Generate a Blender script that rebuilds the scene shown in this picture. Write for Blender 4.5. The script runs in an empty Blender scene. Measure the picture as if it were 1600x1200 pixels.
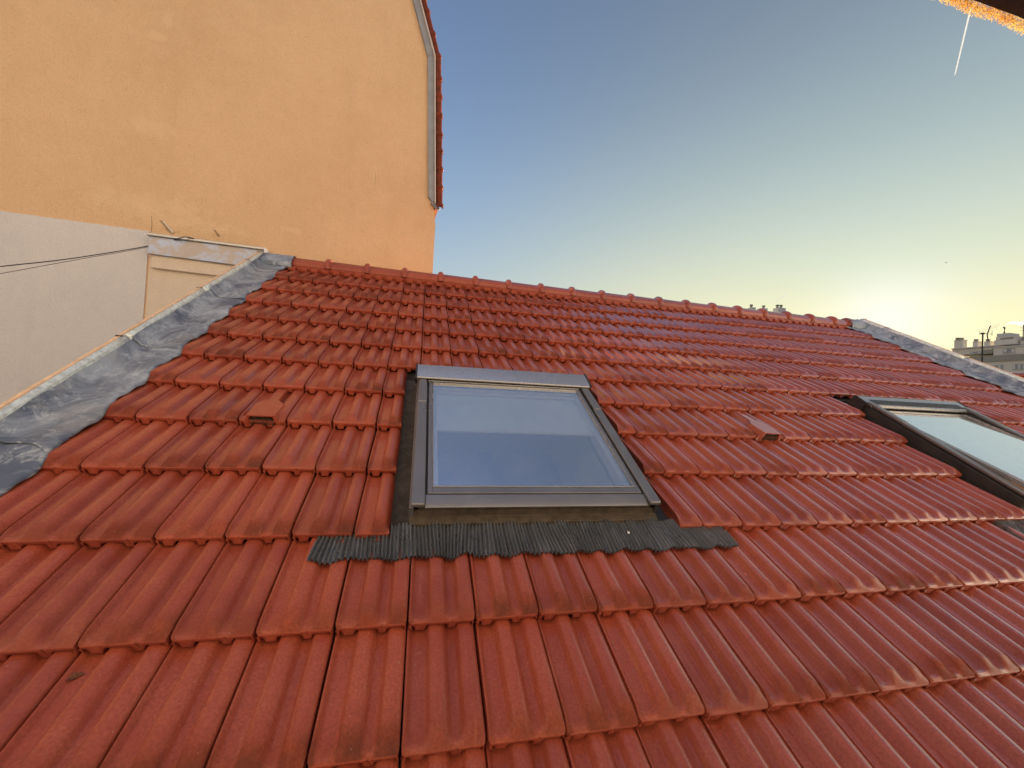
import bpy, bmesh, math, random
import numpy as np
from mathutils import Vector, Matrix
random.seed(7); rng = np.random.default_rng(7)
C = bpy.context.scene.collection
scene = bpy.context.scene

# ------------------------------------------------------------------ frames
# roof frame: U along the ridge, V up the slope, N off the slope (metres); world: Z up
A = 0.21                       # cover width of one tile
TH = math.radians(30)          # roof pitch
Z0 = 9.0
def RP(u, v, n=0.0):           # roof frame -> world
    return Vector((u, v*math.cos(TH)-n*math.sin(TH), Z0+v*math.sin(TH)+n*math.cos(TH)))
RP0 = RP
RROT = Matrix.Rotation(TH, 4, 'X')
R_ = np.array([[0.974088,-0.165087,0.154591],[0.055362,-0.488686,-0.870702],[0.219288,0.856699,-0.466883]])   # camera <- roof frame
T_ = np.array([-0.52678,0.72512,1.22354])
FPX = 645.97
W_ = np.array([[0.974088,0.055362,0.219288],[-0.220265,0.012137,0.975365],[0.051337,-0.998393,0.024016]])   # world <- camera (x right, y down, z forward)
camr = -R_.T @ T_
CAM = RP(*camr)

# ------------------------------------------------------------------ camera
cam = bpy.data.cameras.new("camera"); camo = bpy.data.objects.new("camera", cam); C.objects.link(camo)
cam.sensor_width = 36.0; cam.lens = FPX/1600*36; cam.clip_start = 0.02; cam.clip_end = 20000
rx = Vector(W_ @ [1, 0, 0]); ry = Vector(W_ @ [0, -1, 0]); rz = Vector(W_ @ [0, 0, -1])
camo.matrix_world = Matrix(((rx.x, ry.x, rz.x, CAM.x), (rx.y, ry.y, rz.y, CAM.y), (rx.z, ry.z, rz.z, CAM.z), (0, 0, 0, 1)))
scene.camera = camo

# ------------------------------------------------------------------ sky and sun
SUN = Vector((0.80592, 0.57057, 0.15791)).normalized()
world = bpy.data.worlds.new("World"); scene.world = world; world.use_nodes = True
wn = world.node_tree; wn.nodes.clear()
def wnode(t, **k):
    n = wn.nodes.new(t)
    for a, b in k.items(): setattr(n, a, b)
    return n
def wl(a, b): wn.links.new(a, b)
def wmath(op, a, b=None):
    n = wnode('ShaderNodeMath', operation=op)
    for i, s in enumerate([a, b]):
        if s is None: continue
        if isinstance(s, (int, float)): n.inputs[i].default_value = s
        else: wl(s, n.inputs[i])
    return n.outputs[0]
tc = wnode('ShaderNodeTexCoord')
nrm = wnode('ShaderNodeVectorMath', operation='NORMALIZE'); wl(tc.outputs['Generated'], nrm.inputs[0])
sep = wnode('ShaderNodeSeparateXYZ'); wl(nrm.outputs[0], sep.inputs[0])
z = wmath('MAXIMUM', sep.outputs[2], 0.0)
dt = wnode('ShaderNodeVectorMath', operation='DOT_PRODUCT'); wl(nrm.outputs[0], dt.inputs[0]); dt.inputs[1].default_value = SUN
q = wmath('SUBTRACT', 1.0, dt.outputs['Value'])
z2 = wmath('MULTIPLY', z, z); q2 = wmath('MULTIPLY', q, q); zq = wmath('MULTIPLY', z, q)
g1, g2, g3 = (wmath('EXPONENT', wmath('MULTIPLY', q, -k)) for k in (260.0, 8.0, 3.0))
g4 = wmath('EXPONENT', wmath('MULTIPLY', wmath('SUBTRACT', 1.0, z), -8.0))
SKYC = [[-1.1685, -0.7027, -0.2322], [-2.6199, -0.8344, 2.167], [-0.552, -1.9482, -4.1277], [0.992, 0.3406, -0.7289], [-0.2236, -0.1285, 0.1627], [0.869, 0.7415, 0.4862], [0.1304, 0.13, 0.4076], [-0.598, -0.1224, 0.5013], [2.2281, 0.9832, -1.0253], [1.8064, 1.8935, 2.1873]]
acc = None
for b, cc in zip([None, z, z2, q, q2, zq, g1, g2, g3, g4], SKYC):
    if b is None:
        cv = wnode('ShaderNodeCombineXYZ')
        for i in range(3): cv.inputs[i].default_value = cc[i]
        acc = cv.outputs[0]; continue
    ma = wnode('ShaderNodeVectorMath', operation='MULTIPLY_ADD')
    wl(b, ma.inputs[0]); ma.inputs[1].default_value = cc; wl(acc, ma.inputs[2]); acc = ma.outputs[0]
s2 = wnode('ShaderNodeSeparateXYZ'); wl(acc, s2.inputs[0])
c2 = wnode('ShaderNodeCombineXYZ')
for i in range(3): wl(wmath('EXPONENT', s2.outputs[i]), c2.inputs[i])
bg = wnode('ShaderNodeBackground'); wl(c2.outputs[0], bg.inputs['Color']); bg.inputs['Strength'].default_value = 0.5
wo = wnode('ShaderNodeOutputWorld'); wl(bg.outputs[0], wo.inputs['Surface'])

sl = bpy.data.lights.new("sun", 'SUN'); so = bpy.data.objects.new("sun", sl); C.objects.link(so)
sl.energy = 5.0; sl.angle = math.radians(0.6); sl.color = (1.0, 0.80, 0.58)
so.rotation_euler = SUN.to_track_quat('Z', 'Y').to_euler()
so.location = (20, 10, 30)
scene.view_settings.view_transform = 'Standard'; scene.view_settings.look = 'None'
scene.view_settings.exposure = 1.0; scene.view_settings.gamma = 1.0
scene.render.engine = 'CYCLES'
scene.cycles.max_bounces = 6; scene.cycles.diffuse_bounces = 4; scene.cycles.glossy_bounces = 4
scene.cycles.volume_bounces = 2; scene.cycles.transparent_max_bounces = 8; scene.cycles.caustics_reflective = False; scene.cycles.caustics_refractive = False
scene.render.resolution_x = 1024; scene.render.resolution_y = 768

# ------------------------------------------------------------------ projection helpers (used to read positions off the survey)
def ray(px, py):
    d = Vector(W_ @ [(px-800)/FPX, (py-600)/FPX, 1.0])   # camera-depth 1
    return d
def at(px, py, depth): return CAM + ray(px, py)*depth
def onplane(px, py, p0, nv):
    d = ray(px, py); return CAM + d*((p0-CAM).dot(nv)/d.dot(nv))

# ------------------------------------------------------------------ object helpers
def rootpos(o):
    p = Vector((0, 0, 0))
    while o is not None:
        p += o.location; o = o.parent
    return p
def tag(o, label=None, cat=None, group=None, kind=None):
    if label: o['label'] = label
    if cat: o['category'] = cat
    if group: o['group'] = group
    if kind: o['kind'] = kind
    return o
def thing(name, label, cat, loc=(0, 0, 0), group=None):
    o = bpy.data.objects.new(name, None); o.empty_display_size = 0.2; C.objects.link(o); o.location = loc
    return tag(o, label, cat, group)
def finish(name, me, mat, parent=None, smooth=True, sharp=35, bevel=0, base=None):
    """mesh in world coordinates -> object whose origin is its parent's (or 'base')"""
    off = rootpos(parent) if parent is not None else (Vector(base) if base is not None else Vector((0, 0, 0)))
    me.transform(Matrix.Translation(-off))
    if smooth:
        me.shade_smooth()
        try: me.set_sharp_from_angle(angle=math.radians(sharp))
        except Exception: pass
    o = bpy.data.objects.new(name, me); C.objects.link(o)
    if parent is not None: o.parent = parent
    else: o.location = off
    if mat: me.materials.append(mat)
    if bevel:
        b = o.modifiers.new('bevel', 'BEVEL'); b.width = bevel; b.segments = 2; b.limit_method = 'ANGLE'; b.angle_limit = math.radians(40)
    return o
class MB:
    def __init__(s): s.v = []; s.f = []
    def add(s, vs, fs):
        k = len(s.v); s.v += [tuple(p) for p in vs]; s.f += [tuple(i+k for i in f) for f in fs]; return s
    def hexa(s, p):            # 8 points: bottom 4 ccw, top 4 ccw
        return s.add(p, [(3, 2, 1, 0), (4, 5, 6, 7), (0, 1, 5, 4), (1, 2, 6, 5), (2, 3, 7, 6), (3, 0, 4, 7)])
    def rbox(s, u0, u1, v0, v1, n0, n1, f=RP):      # box in the roof frame
        return s.hexa([f(u0, v0, n0), f(u1, v0, n0), f(u1, v1, n0), f(u0, v1, n0), f(u0, v0, n1), f(u1, v0, n1), f(u1, v1, n1), f(u0, v1, n1)])
    def box(s, x0, x1, y0, y1, z0, z1):
        return s.rbox(x0, x1, y0, y1, z0, z1, lambda a, b, c: Vector((a, b, c)))
    def prism(s, poly, d):     # closed polygon (world points) pushed along vector d
        n = len(poly); d = Vector(d)
        vs = [Vector(p) for p in poly]+[Vector(p)+d for p in poly]
        return s.add(vs, [tuple(range(n-1, -1, -1)), tuple(range(n, 2*n))]+[(i, (i+1) % n, (i+1) % n+n, i+n) for i in range(n)])
    def tube(s, pts, r, seg=8, caps=True):
        pts = [Vector(p) for p in pts]; rs = r if isinstance(r, (list, tuple)) else [r]*len(pts)
        vs = []; up = Vector((0, 0, 1))
        for i, p in enumerate(pts):
            t = (pts[min(i+1, len(pts)-1)]-pts[max(i-1, 0)]).normalized()
            a = t.cross(up)
            if a.length < 1e-3: a = t.cross(Vector((1, 0, 0)))
            a.normalize(); b = a.cross(t)
            for k in range(seg):
                th = 2*math.pi*k/seg; vs.append(p+(a*math.cos(th)+b*math.sin(th))*rs[i])
        fs = [(i*seg+k, i*seg+(k+1) % seg, (i+1)*seg+(k+1) % seg, (i+1)*seg+k) for i in range(len(pts)-1) for k in range(seg)]
        if caps: fs += [tuple(range(seg-1, -1, -1)), tuple((len(pts)-1)*seg+k for k in range(seg))]
        return s.add(vs, fs)
    def grid(s, P):            # P[i][j] points
        n, m = len(P), len(P[0])
        return s.add([p for row in P for p in row], [(i*m+j, i*m+j+1, (i+1)*m+j+1, (i+1)*m+j) for i in range(n-1) for j in range(m-1)])
    def build(s, name, mat, parent=None, fix=True, **k):
        me = bpy.data.meshes.new(name); me.from_pydata(s.v, [], s.f); me.update()
        if fix:
            bm = bmesh.new(); bm.from_mesh(me); bmesh.ops.recalc_face_normals(bm, faces=bm.faces); bm.to_mesh(me); bm.free()
        return finish(name, me, mat, parent, **k)

# ------------------------------------------------------------------ materials
class NT:
    def __init__(s, name):
        s.m = bpy.data.materials.new(name); s.m.use_nodes = True; s.t = s.m.node_tree; s.t.nodes.clear()
        s.out = s.n('ShaderNodeOutputMaterial'); s.b = s.n('ShaderNodeBsdfPrincipled'); s.l(s.b.outputs[0], s.out.inputs[0])
    def n(s, t, **k):
        x = s.t.nodes.new(t)
        for a, b in k.items(): setattr(x, a, b)
        return x
    def l(s, a, b): s.t.links.new(a, b)
    def setin(s, sock, v):
        if hasattr(v, 'is_output'): s.l(v, sock)
        elif isinstance(v, (tuple, list)): sock.default_value = (*v, 1.0)[:len(sock.default_value)] if len(v) == 3 else v
        else: sock.default_value = v
    def geo(s): return s.n('ShaderNodeNewGeometry').outputs['Position']
    def obj(s): return s.n('ShaderNodeTexCoord').outputs['Object']
    def mapv(s, v, sc=(1, 1, 1), rot=(0, 0, 0), loc=(0, 0, 0)):
        m = s.n('ShaderNodeMapping'); s.l(v, m.inputs[0]); m.inputs['Scale'].default_value = sc; m.inputs['Rotation'].default_value = rot; m.inputs['Location'].default_value = loc
        return m.outputs[0]
    def noise(s, v, scale, detail=4, rough=.55, dist=0, out=0):
        x = s.n('ShaderNodeTexNoise'); s.l(v, x.inputs['Vector']); x.inputs['Scale'].default_value = scale
        x.inputs['Detail'].default_value = detail; x.inputs['Roughness'].default_value = rough; x.inputs['Distortion'].default_value = dist
        return x.outputs[out]
    def ramp(s, f, lo, hi, a=0.0, b=1.0):
        x = s.n('ShaderNodeMapRange'); s.l(f, x.inputs[0]); x.inputs[1].default_value = lo; x.inputs[2].default_value = hi
        x.inputs[3].default_value = a; x.inputs[4].default_value = b; x.clamp = True
        return x.outputs[0]
    def mix(s, f, a, b, mode='MIX'):
        x = s.n('ShaderNodeMix', data_type='RGBA', blend_type=mode)
        s.setin(x.inputs[0], f); s.setin(x.inputs[6], a); s.setin(x.inputs[7], b); return x.outputs[2]
    def math(s, op, a, b=0.0, c=None):
        x = s.n('ShaderNodeMath', operation=op); s.setin(x.inputs[0], a); s.setin(x.inputs[1], b)
        if c is not None: s.setin(x.inputs[2], c)
        return x.outputs[0]
    def bump(s, h, strength=.3, dist=.01, prev=None):
        x = s.n('ShaderNodeBump'); s.l(h, x.inputs['Height']); x.inputs['Strength'].default_value = strength; x.inputs['Distance'].default_value = dist
        if prev is not None: s.l(prev, x.inputs['Normal'])
        return x.outputs[0]
    def fin(s, col=None, rough=None, nrm=None, metal=None, spec=None, coat=None):
        if col is not None: s.setin(s.b.inputs['Base Color'], col)
        if rough is not None: s.setin(s.b.inputs['Roughness'], rough)
        if nrm is not None: s.l(nrm, s.b.inputs['Normal'])
        if metal is not None: s.setin(s.b.inputs['Metallic'], metal)
        if spec is not None: s.setin(s.b.inputs['Specular IOR Level'], spec)
        if coat is not None: s.setin(s.b.inputs['Coat Weight'], coat[0]); s.setin(s.b.inputs['Coat Roughness'], coat[1])
        return s.m

def m_tile():
    t = NT('clay_tile'); p = t.geo()
    at_ = t.n('ShaderNodeAttribute', attribute_name='tint'); sp = t.n('ShaderNodeSeparateColor'); t.l(at_.outputs['Color'], sp.inputs[0])
    r, g, b = sp.outputs
    base = t.mix(t.ramp(r, .15, 1.0), (.43, .085, .040), (.29, .052, .028))
    mott = t.noise(p, 9, 5, .6)
    base = t.mix(t.ramp(mott, .35, .7, 0, .55), base, (.46, .125, .062))
    fine = t.noise(p, 140, 3, .6)
    base = t.mix(t.ramp(fine, .35, .65, 0, .55), base, (.22, .036, .020))
    pat = t.math('MULTIPLY', g, t.ramp(t.noise(p, 14, 4, .6), .25, .62, .35, 1.0))     # burnt grey-brown engobe on the noses, with part of their shading painted in
    base = t.mix(t.math('MULTIPLY', pat, .85), base, (.085, .036, .027))
    streak = t.noise(t.mapv(p, (60, 4, 6)), 1.0, 3, .6)
    base = t.mix(t.ramp(streak, .62, .80, 0, .30), base, (.52, .20, .12))
    speck = t.ramp(t.noise(p, 210, 1, .5), .765, .80, 0, 1)
    base = t.mix(t.math('MULTIPLY', speck, .55), base, (.62, .45, .36))
    dark = t.ramp(t.noise(t.mapv(p, loc=(3, 7, 2)), 120, 1, .5), .775, .81, 0, 1)
    base = t.mix(t.math('MULTIPLY', dark, .8), base, (.05, .025, .02))
    lich = t.math('MULTIPLY', t.ramp(t.noise(t.mapv(p, loc=(5, 1, 9)), 34, 3, .7), .68, .74, 0, 1), t.ramp(t.noise(p, 2.2, 3, .6), .50, .62, 0, 1))
    base = t.mix(t.math('MULTIPLY', lich, .45), base, (.40, .30, .22))
    rough = t.math('ADD', t.ramp(t.noise(p, 30, 4, .6), .3, .7, .42, .58), t.math('MULTIPLY', b, .06))
    n1 = t.bump(t.noise(p, 300, 3, .6), .08, .001); n2 = t.bump(t.noise(p, 30, 4, .6), .12, .002, n1)
    t.b.inputs['Coat Normal']; t.l(n1, t.b.inputs['Coat Normal']); t.b.inputs['Coat IOR'].default_value = 3.8; fr = t.n('ShaderNodeFresnel'); fr.inputs['IOR'].default_value = 1.45; cw = t.math('MINIMUM', t.math('POWER', t.math('MULTIPLY', fr.outputs[0], 13.6), 3.0), 1.0)
    px_ = t.n('ShaderNodeSeparateXYZ'); t.l(p, px_.inputs[0])      # coat sheen painted stronger toward the right end, weaker beside the tall wall
    sheen_ramp = t.ramp(t.math('ADD', px_.outputs[0], t.ramp(t.noise(p, 1.5, 4, .6), .2, .8, -.6, .6)), .3, 2.6, .22, 1.0); cw = t.math('MULTIPLY', cw, sheen_ramp)
    return t.fin(base, t.math('ADD', rough, t.math('MULTIPLY', g, .35)), n2, spec=t.math('MULTIPLY', t.math('SUBTRACT', 1.0, t.math('MINIMUM', t.math('MULTIPLY', g, 1.4), .95)), .35), coat=(t.math('MULTIPLY', t.math('SUBTRACT', 1.0, t.math('MINIMUM', t.math('MULTIPLY', g, 1.3), .92)), cw), .12))
def m_plaster(name, c1, c2, c3, rs=1.0, marks=(), bump=.5):
    t = NT(name); p = t.geo()
    big = t.noise(p, .9*rs, 4, .6); mid = t.noise(p, 5*rs, 5, .65)
    base = t.mix(t.ramp(big, .3, .7), c1, c2); base = t.mix(t.ramp(mid, .4, .8, 0, .5), base, c3)
    run = t.noise(t.mapv(p, (3.0, 3.0, .25)), 1.6, 4, .6)
    base = t.mix(t.ramp(run, .55, .8, 0, .28), base, tuple(x*.78 for x in c1))
    grain = t.noise(p, 70*rs, 3, .7); base = t.mix(t.ramp(grain, .30, .50, .42, 0), base, tuple(x*.62 for x in c1))
    h = t.math('ADD', t.noise(p, 55*rs, 4, .7), t.math('MULTIPLY', t.noise(p, 13*rs, 3, .6), .8))
    nr = t.bump(h, bump, .018)
    if marks:
        tot = None
        for (c, rx_, ry_, rz_) in marks:        # patches of made-good plaster
            v = t.n('ShaderNodeVectorMath', operation='SUBTRACT'); t.l(p, v.inputs[0]); v.inputs[1].default_value = c
            v2 = t.n('ShaderNodeVectorMath', operation='MULTIPLY'); t.l(v.outputs[0], v2.inputs[0]); v2.inputs[1].default_value = (1/rx_, 1/ry_, 1/rz_)
            ln = t.n('ShaderNodeVectorMath', operation='LENGTH'); t.l(v2.outputs[0], ln.inputs[0])
            d = t.math('ADD', ln.outputs['Value'], t.math('MULTIPLY', t.math('SUBTRACT', t.noise(p, 9, 4, .65), .5), 2.4))
            k = t.ramp(d, .45, 1.12, 1, 0)
            tot = k if tot is None else t.math('MAXIMUM', tot, k)
        base = t.mix(t.math('MULTIPLY', tot, .22), base, tuple(min(1, x*1.25) for x in c3))
        nr = t.bump(t.math('ADD', t.math('MULTIPLY', tot, .35), t.math('MULTIPLY', t.noise(p, 22, 5, .7), t.math('MULTIPLY', tot, 1.2))), .42, .016, nr)
    return t.fin(base, .9, nr, spec=.2)
def m_simple(name, col, rough=.5, metal=0., var=.25, sc=20, bump=.1, spec=.5, dist=.003):
    t = NT(name); p = t.geo()
    f = t.noise(p, sc, 5, .6); base = t.mix(t.ramp(f, .3, .7), tuple(x*(1-var) for x in col), tuple(min(1, x*(1+var)) for x in col))
    return t.fin(base, t.ramp(t.noise(p, sc*1.7, 3), .3, .7, max(.02, rough-.08), min(1, rough+.08)), t.bump(t.noise(p, sc*6, 4, .6), bump, dist), metal=metal, spec=spec)
def m_lead():
    t = NT('weathered_lead'); p = t.geo()
    w = t.mapv(p, (1, 1, 1), (0, 0, .5))
    a = t.noise(w, 3.4, 7, .66, .9); b = t.noise(w, 15, 6, .75, .9); c = t.noise(p, 60, 3, .6)
    base = t.mix(t.ramp(a, .40, .60), (.11, .14, .20), (.36, .41, .47))
    base = t.mix(t.ramp(b, .52, .66, 0, .75), base, (.54, .60, .64))
    base = t.mix(t.ramp(t.noise(w, 5, 6, .7, .6), .56, .68, 0, .55), base, (.09, .11, .15))
    base = t.mix(t.ramp(t.noise(w, 3, 4, .6), .55, .75, 0, .4), base, (.33, .30, .25))
    n1 = t.bump(b, .35, .006); n2 = t.bump(a, .5, .02, n1); n3 = t.bump(c, .15, .002, n2)
    return t.fin(base, t.ramp(b, .3, .7, .48, .70), n3, metal=.20, spec=.5)
def m_glass(name, fac, dust):
    t = NT(name); p = t.geo()
    gl = t.n('ShaderNodeBsdfGlossy'); gl.inputs['Color'].default_value = (.92, .96, 1, 1); gl.inputs['Roughness'].default_value = .02
    tr = t.n('ShaderNodeBsdfTransparent'); tr.inputs['Color'].default_value = (.95, .98, 1, 1)
    lw = t.n('ShaderNodeFresnel'); lw.inputs['IOR'].default_value = 1.5
    f = t.math('MINIMUM', t.math('ADD', fac, t.math('MULTIPLY', lw.outputs[0], 1.6)), .97)
    mx = t.n('ShaderNodeMixShader'); t.l(f, mx.inputs[0]); t.l(tr.outputs[0], mx.inputs[1]); t.l(gl.outputs[0], mx.inputs[2])
    df = t.n('ShaderNodeBsdfDiffuse'); df.inputs['Color'].default_value = (.62, .66, .66, 1)
    d = t.math('MULTIPLY', t.math('ADD', t.ramp(t.noise(p, 7, 6, .7, .8), .35, .75, .3, 1), t.ramp(t.noise(t.mapv(p, (40, 3, 3)), 1.5, 4, .6), .6, .75, 0, .8)), dust)
    sp = t.ramp(t.noise(p, 160, 1, .5), .76, .80, 0, .5); d = t.math('ADD', d, t.math('MULTIPLY', sp, .5))
    gb = t.n('ShaderNodeNewGeometry'); t2 = t.n('ShaderNodeBsdfTransparent'); m3 = t.n('ShaderNodeMixShader'); t.l(gb.outputs['Backfacing'], m3.inputs[0])
    m2 = t.n('ShaderNodeMixShader'); t.l(d, m2.inputs[0]); t.l(mx.outputs[0], m2.inputs[1]); t.l(df.outputs[0], m2.inputs[2])
    t.l(m2.outputs[0], m3.inputs[1]); t.l(t2.outputs[0], m3.inputs[2]); t.l(m3.outputs[0], t.out.inputs[0]); t.t.nodes.remove(t.b)
    return t.m
def m_wood(name, c1, c2, rough=.55):
    t = NT(name); p = t.geo()
    f = t.noise(t.mapv(p, (2.5, 30, 30)), 2, 6, .7, .6); base = t.mix(t.ramp(f, .3, .7), c1, c2)
    return t.fin(base, rough, t.bump(f, .6, .006))

M = {}
M['tile'] = m_tile()
M['lead'] = m_lead()
M['zinc'] = m_simple('galvanised_zinc', (.70, .78, .76), .42, .3, .28, 40, .15)
M['mortar'] = m_simple('verge_mortar', (.74, .52, .34), .9, 0, .2, 25, .5, .3, .006)
M['deck'] = m_simple('roofing_felt', (.02, .015, .013), .9, 0, .3, 20, .3)
M['metal'] = m_simple('grey_painted_metal', (.21, .205, .205), .34, .55, .10, 6, .04, .5)
M['metal_lt'] = m_simple('pale_grey_metal', (.42, .41, .40), .26, .7, .05, 3, .0, .5)
M['metal_dk'] = m_simple('dark_grey_metal', (.040, .038, .038), .5, .3, .25, 15, .12, .5)
M['dirty'] = m_simple('soiled_metal', (.075, .058, .040), .6, .2, .45, 30, .4, .4)
M['black'] = m_simple('black_rubber', (.012, .012, .013), .6, 0, .2, 20, .1)
M['pleat'] = m_simple('pleated_lead', (.22, .23, .24), .32, .5, .10, 11, .2, .5)
M['blind'] = m_simple('pale_blind_fabric', (.80, .92, 1.0), .8, 0, .04, 12, .05)
M['white'] = m_simple('white_lining', (.80, .80, .78), .6, 0, .04, 8, .05)
M['room'] = m_simple('room_wall', (.62, .70, .86), .8, 0, .15, 3, .05)
M['wood'] = m_wood('varnished_pine', (.55, .28, .11), (.75, .42, .18), .45)
M['glass'] = m_glass('coated_glass', .50, .09)
M['glass2'] = m_glass('dusty_glass', .55, .16)
M['render'] = m_simple('cream_render', (.84, .81, .77), .9, 0, .05, 6, .4, .2, .008)

# ==================================================================  GROUND
g = MB(); g.add([(-900, -900, 0), (900, -900, 0), (900, 900, 0), (-900, 900, 0)], [(0, 1, 2, 3)])
tag(g.build('ground', m_simple('courtyard_paving', (.16, .155, .15), .9, 0, .3, .8, .3), fix=False, smooth=False), kind='structure')

# ==================================================================  THE TILED HOUSE
house = thing('tiled_house', 'house with red clay tiled roof carrying two skylights, lead strips at both ends', 'house', (0, 0, 0))
ROWS = np.array([-9.6, -8.0, -6.4, -4.8, -3.15, -1.562, -0.038, 1.632, 3.319, 4.971, 6.56, 8.141, 9.684, 11.271, 12.847, 14.50, 16.15, 17.75])  # nose lines, in tile widths
ROW0 = 6                       # index of the row whose nose is at V ~ 0
KL, KR = -6, 32
def skew(v): return -.10*(v-9.5*A)      # the right gable is not square to the ridge (metres)
RIDGE = 18.35
XS = np.array([.012, .012, .020, .036, .054, .080, .102, .125, .19, .250, .275, .292, .322, .345, .400, .445, .490, .525, .550, .585, .605, .66, .700, .718, .748, .770, .830, .880, .930, .965, .988, .988])
HS = np.array([-.9, .25, .55, .60, .50, .10, .0, .0, .0, .0, .0, .08, .86, .98, 1.04, 1.0, .90, .74, .52, .06, .0, .0, .0, .08, .86, .98, 1.04, 1.0, .90, .74, .5, -.9])
FL = np.zeros(len(XS)); FL[[5, 6, 7]] = [.5, 1, .8]; FL[[9, 10, 11]] = [-.8, -1, -.6]; FL[[19, 20]] = [1, .8]; FL[[22, 23]] = [-1, -.6]
TOOTH = np.zeros(len(XS)); TOOTH[[7, 8, 9]] = 1; TOOTH[[20, 21, 22]] = 1; TOOTH[[6, 10, 19, 23]] = .15
RIB = .0280
def prof(xf):                  # rib profile 0..1 at fractional position in a tile
    return np.interp(xf, XS[1:-1], HS[1:-1])
def tile_top(u, v):            # top surface height (m) of the tile field at u,v in tile widths
    i = int(np.searchsorted(ROWS, v, side='right')-1); i = max(0, min(i, len(ROWS)-2))
    e = ROWS[i+1]-ROWS[i]; y = (v-ROWS[i])
    t = max(0, 1-y*A/.055)
    h = float(prof(u-math.floor(u)))*(1-t)+.36*t
    return .010-.049*(y/e)+RIB*h
YM = np.array([.0, .0012, .0035, .007, .010, .019, .030, .042, .056, .075, .13, .21, .30])   # metres up from the nose
def tile_mesh(e, x0=0., x1=1., jit=None, span=1.0):
    """vertices of one tile in its own frame (x in widths, y in metres, N in metres)"""
    xs = XS.copy(); keep = (xs >= x0-1e-9) & (xs <= x1+1e-9)
    nx = len(xs); ys = list(YM[YM < e*A])+[e*A+.02]
    V = []; G = []
    for j, y in enumerate([-1, -2]+ys):
        if y == -1:            # underside edge behind the lip
            X = xs.copy(); Y = np.full(nx, .030); N = np.full(nx, -.034); Gc = np.zeros(nx)
        elif y == -2:          # bottom of lip
            X = xs.copy(); Y = np.full(nx, .003); N = -.0068-.0215*TOOTH; Gc = np.zeros(nx)
        else:
            jj = j-2
            t = max(0., min(1., 1-(y-.005)/.044)); t = t*t*(3-2*t)*.5+t*.5
            X = xs + FL*.060*t**1.2
            H = HS*(1-t)+np.where(HS < -.5, HS, .26)*t
            N = .010-.049*(y/(e*A))+RIB*H
            Y = np.full(nx, y)
            if jj == 0: N = N-.0095; N[HS < -.5] = -.02
            if jj == 1: N = N-.0070
            if jj == 2: N = N-.0050
            if jj == 3: N = N-.0028
            if jj == 4: N = N-.0008
            r = .017/A; yy = y
            c = max(0., 1-yy/.020)
            sh = (1-math.sqrt(max(0, 1-c*c)))*.055
            X = np.where(xs < .13, X+sh*(.13-xs)/.118, X)
            sh2 = sh*.55
            X = np.where(xs > .86, X-sh2*(xs-.86)/.128, X)
            Gc = np.full(nx, min(1., 1.25*max(0., 1-y/.085)**.8)) * np.where(HS > .3, 1., .30)
            if jj <= 1: Gc *= .25
        X = np.clip(X, x0, x1)
        V.append(np.stack([X, Y, N], 1)); G.append(Gc)
    V = np.array(V); G = np.array(G); return V, G
def build_tiles():
    vs, fs, cols = [], [], []; off = 0
    holes = SKY_HOLES
    for i in range(len(ROWS)-1):
        e = ROWS[i+1]-ROWS[i]
        for k in range(KL, KR+1):
            pieces = [(0., 1.)]
            if k == KL: pieces = [(.15, 1.)]
            for (c0, c1, r0, r1) in holes:
                if r0 <= i-ROW0 <= r1:
                    new = []
                    for a, b in pieces:
                        if k+b <= c0 or k+a >= c1: new.append((a, b)); continue
                        if k+a < c0: new.append((a, c0-k))
                        if k+b > c1: new.append((c1-k, b))
                    pieces = new
            lim = 29.75+skew(ROWS[i]*A)/A
            pieces = [(a, min(b, lim-k)) for a, b in pieces]
            for a, b in pieces:
                if b-a < .06: continue
                V, G = tile_mesh(e, a, b)
                ny, nx = V.shape[:2]
                du, dv, dn = rng.normal(0, .0035), rng.normal(0, .0016), rng.normal(0, .0007)
                rot = rng.normal(0, .003); tl = rng.normal(0, .002)
                X = (V[..., 0]-.5)*A; Y = V[..., 1]; N = V[..., 2]+dn+X*tl
                U_ = (k+.5)*A+X*math.cos(rot)-Y*math.sin(rot)+du*A; V_ = ROWS[i]*A+Y*math.cos(rot)+X*math.sin(rot)+dv
                ct, st = math.cos(TH), math.sin(TH)
                Wd = np.stack([U_, V_*ct-N*st, Z0+V_*st+N*ct], -1).reshape(-1, 3)
                vs.append(Wd)
                r1, r2 = rng.random(), rng.random()
                cc = np.zeros((ny*nx, 4)); cc[:, 0] = r1; cc[:, 1] = G.reshape(-1)*(.25+.75*rng.random()); cc[:, 2] = r2; cc[:, 3] = 1
                cols.append(cc)
                ii, jj = np.meshgrid(np.arange(ny-1), np.arange(nx-1), indexing='ij')
                q0 = (ii*nx+jj).reshape(-1)+off
                fs.append(np.stack([q0, q0+1, q0+nx+1, q0+nx], 1)); off += ny*nx
    vs = np.concatenate(vs); fs = np.concatenate(fs); cols = np.concatenate(cols)
    me = bpy.data.meshes.new('tile_covering')
    me.vertices.add(len(vs)); me.vertices.foreach_set('co', vs.reshape(-1).astype(np.float32))
    me.loops.add(fs.size); me.loops.foreach_set('vertex_index', fs.reshape(-1).astype(np.int32))
    me.polygons.add(len(fs)); me.polygons.foreach_set('loop_start', (np.arange(len(fs))*4).astype(np.int32))
    me.update(calc_edges=True); me.validate()
    ca = me.color_attributes.new('tint', 'FLOAT_COLOR', 'POINT')
    if len(ca.data) == len(cols): ca.data.foreach_set('color', cols.reshape(-1).astype(np.float32))
    return finish('tile_covering', me, M['tile'], house, sharp=50)
DU2 = 3.405                    # second skylight stands this far along the roof
SKY_HOLES = [(.60, 6.45, 1, 4), (.76+DU2/A, 6.45+DU2/A, 1, 4)]
build_tiles()

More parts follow.
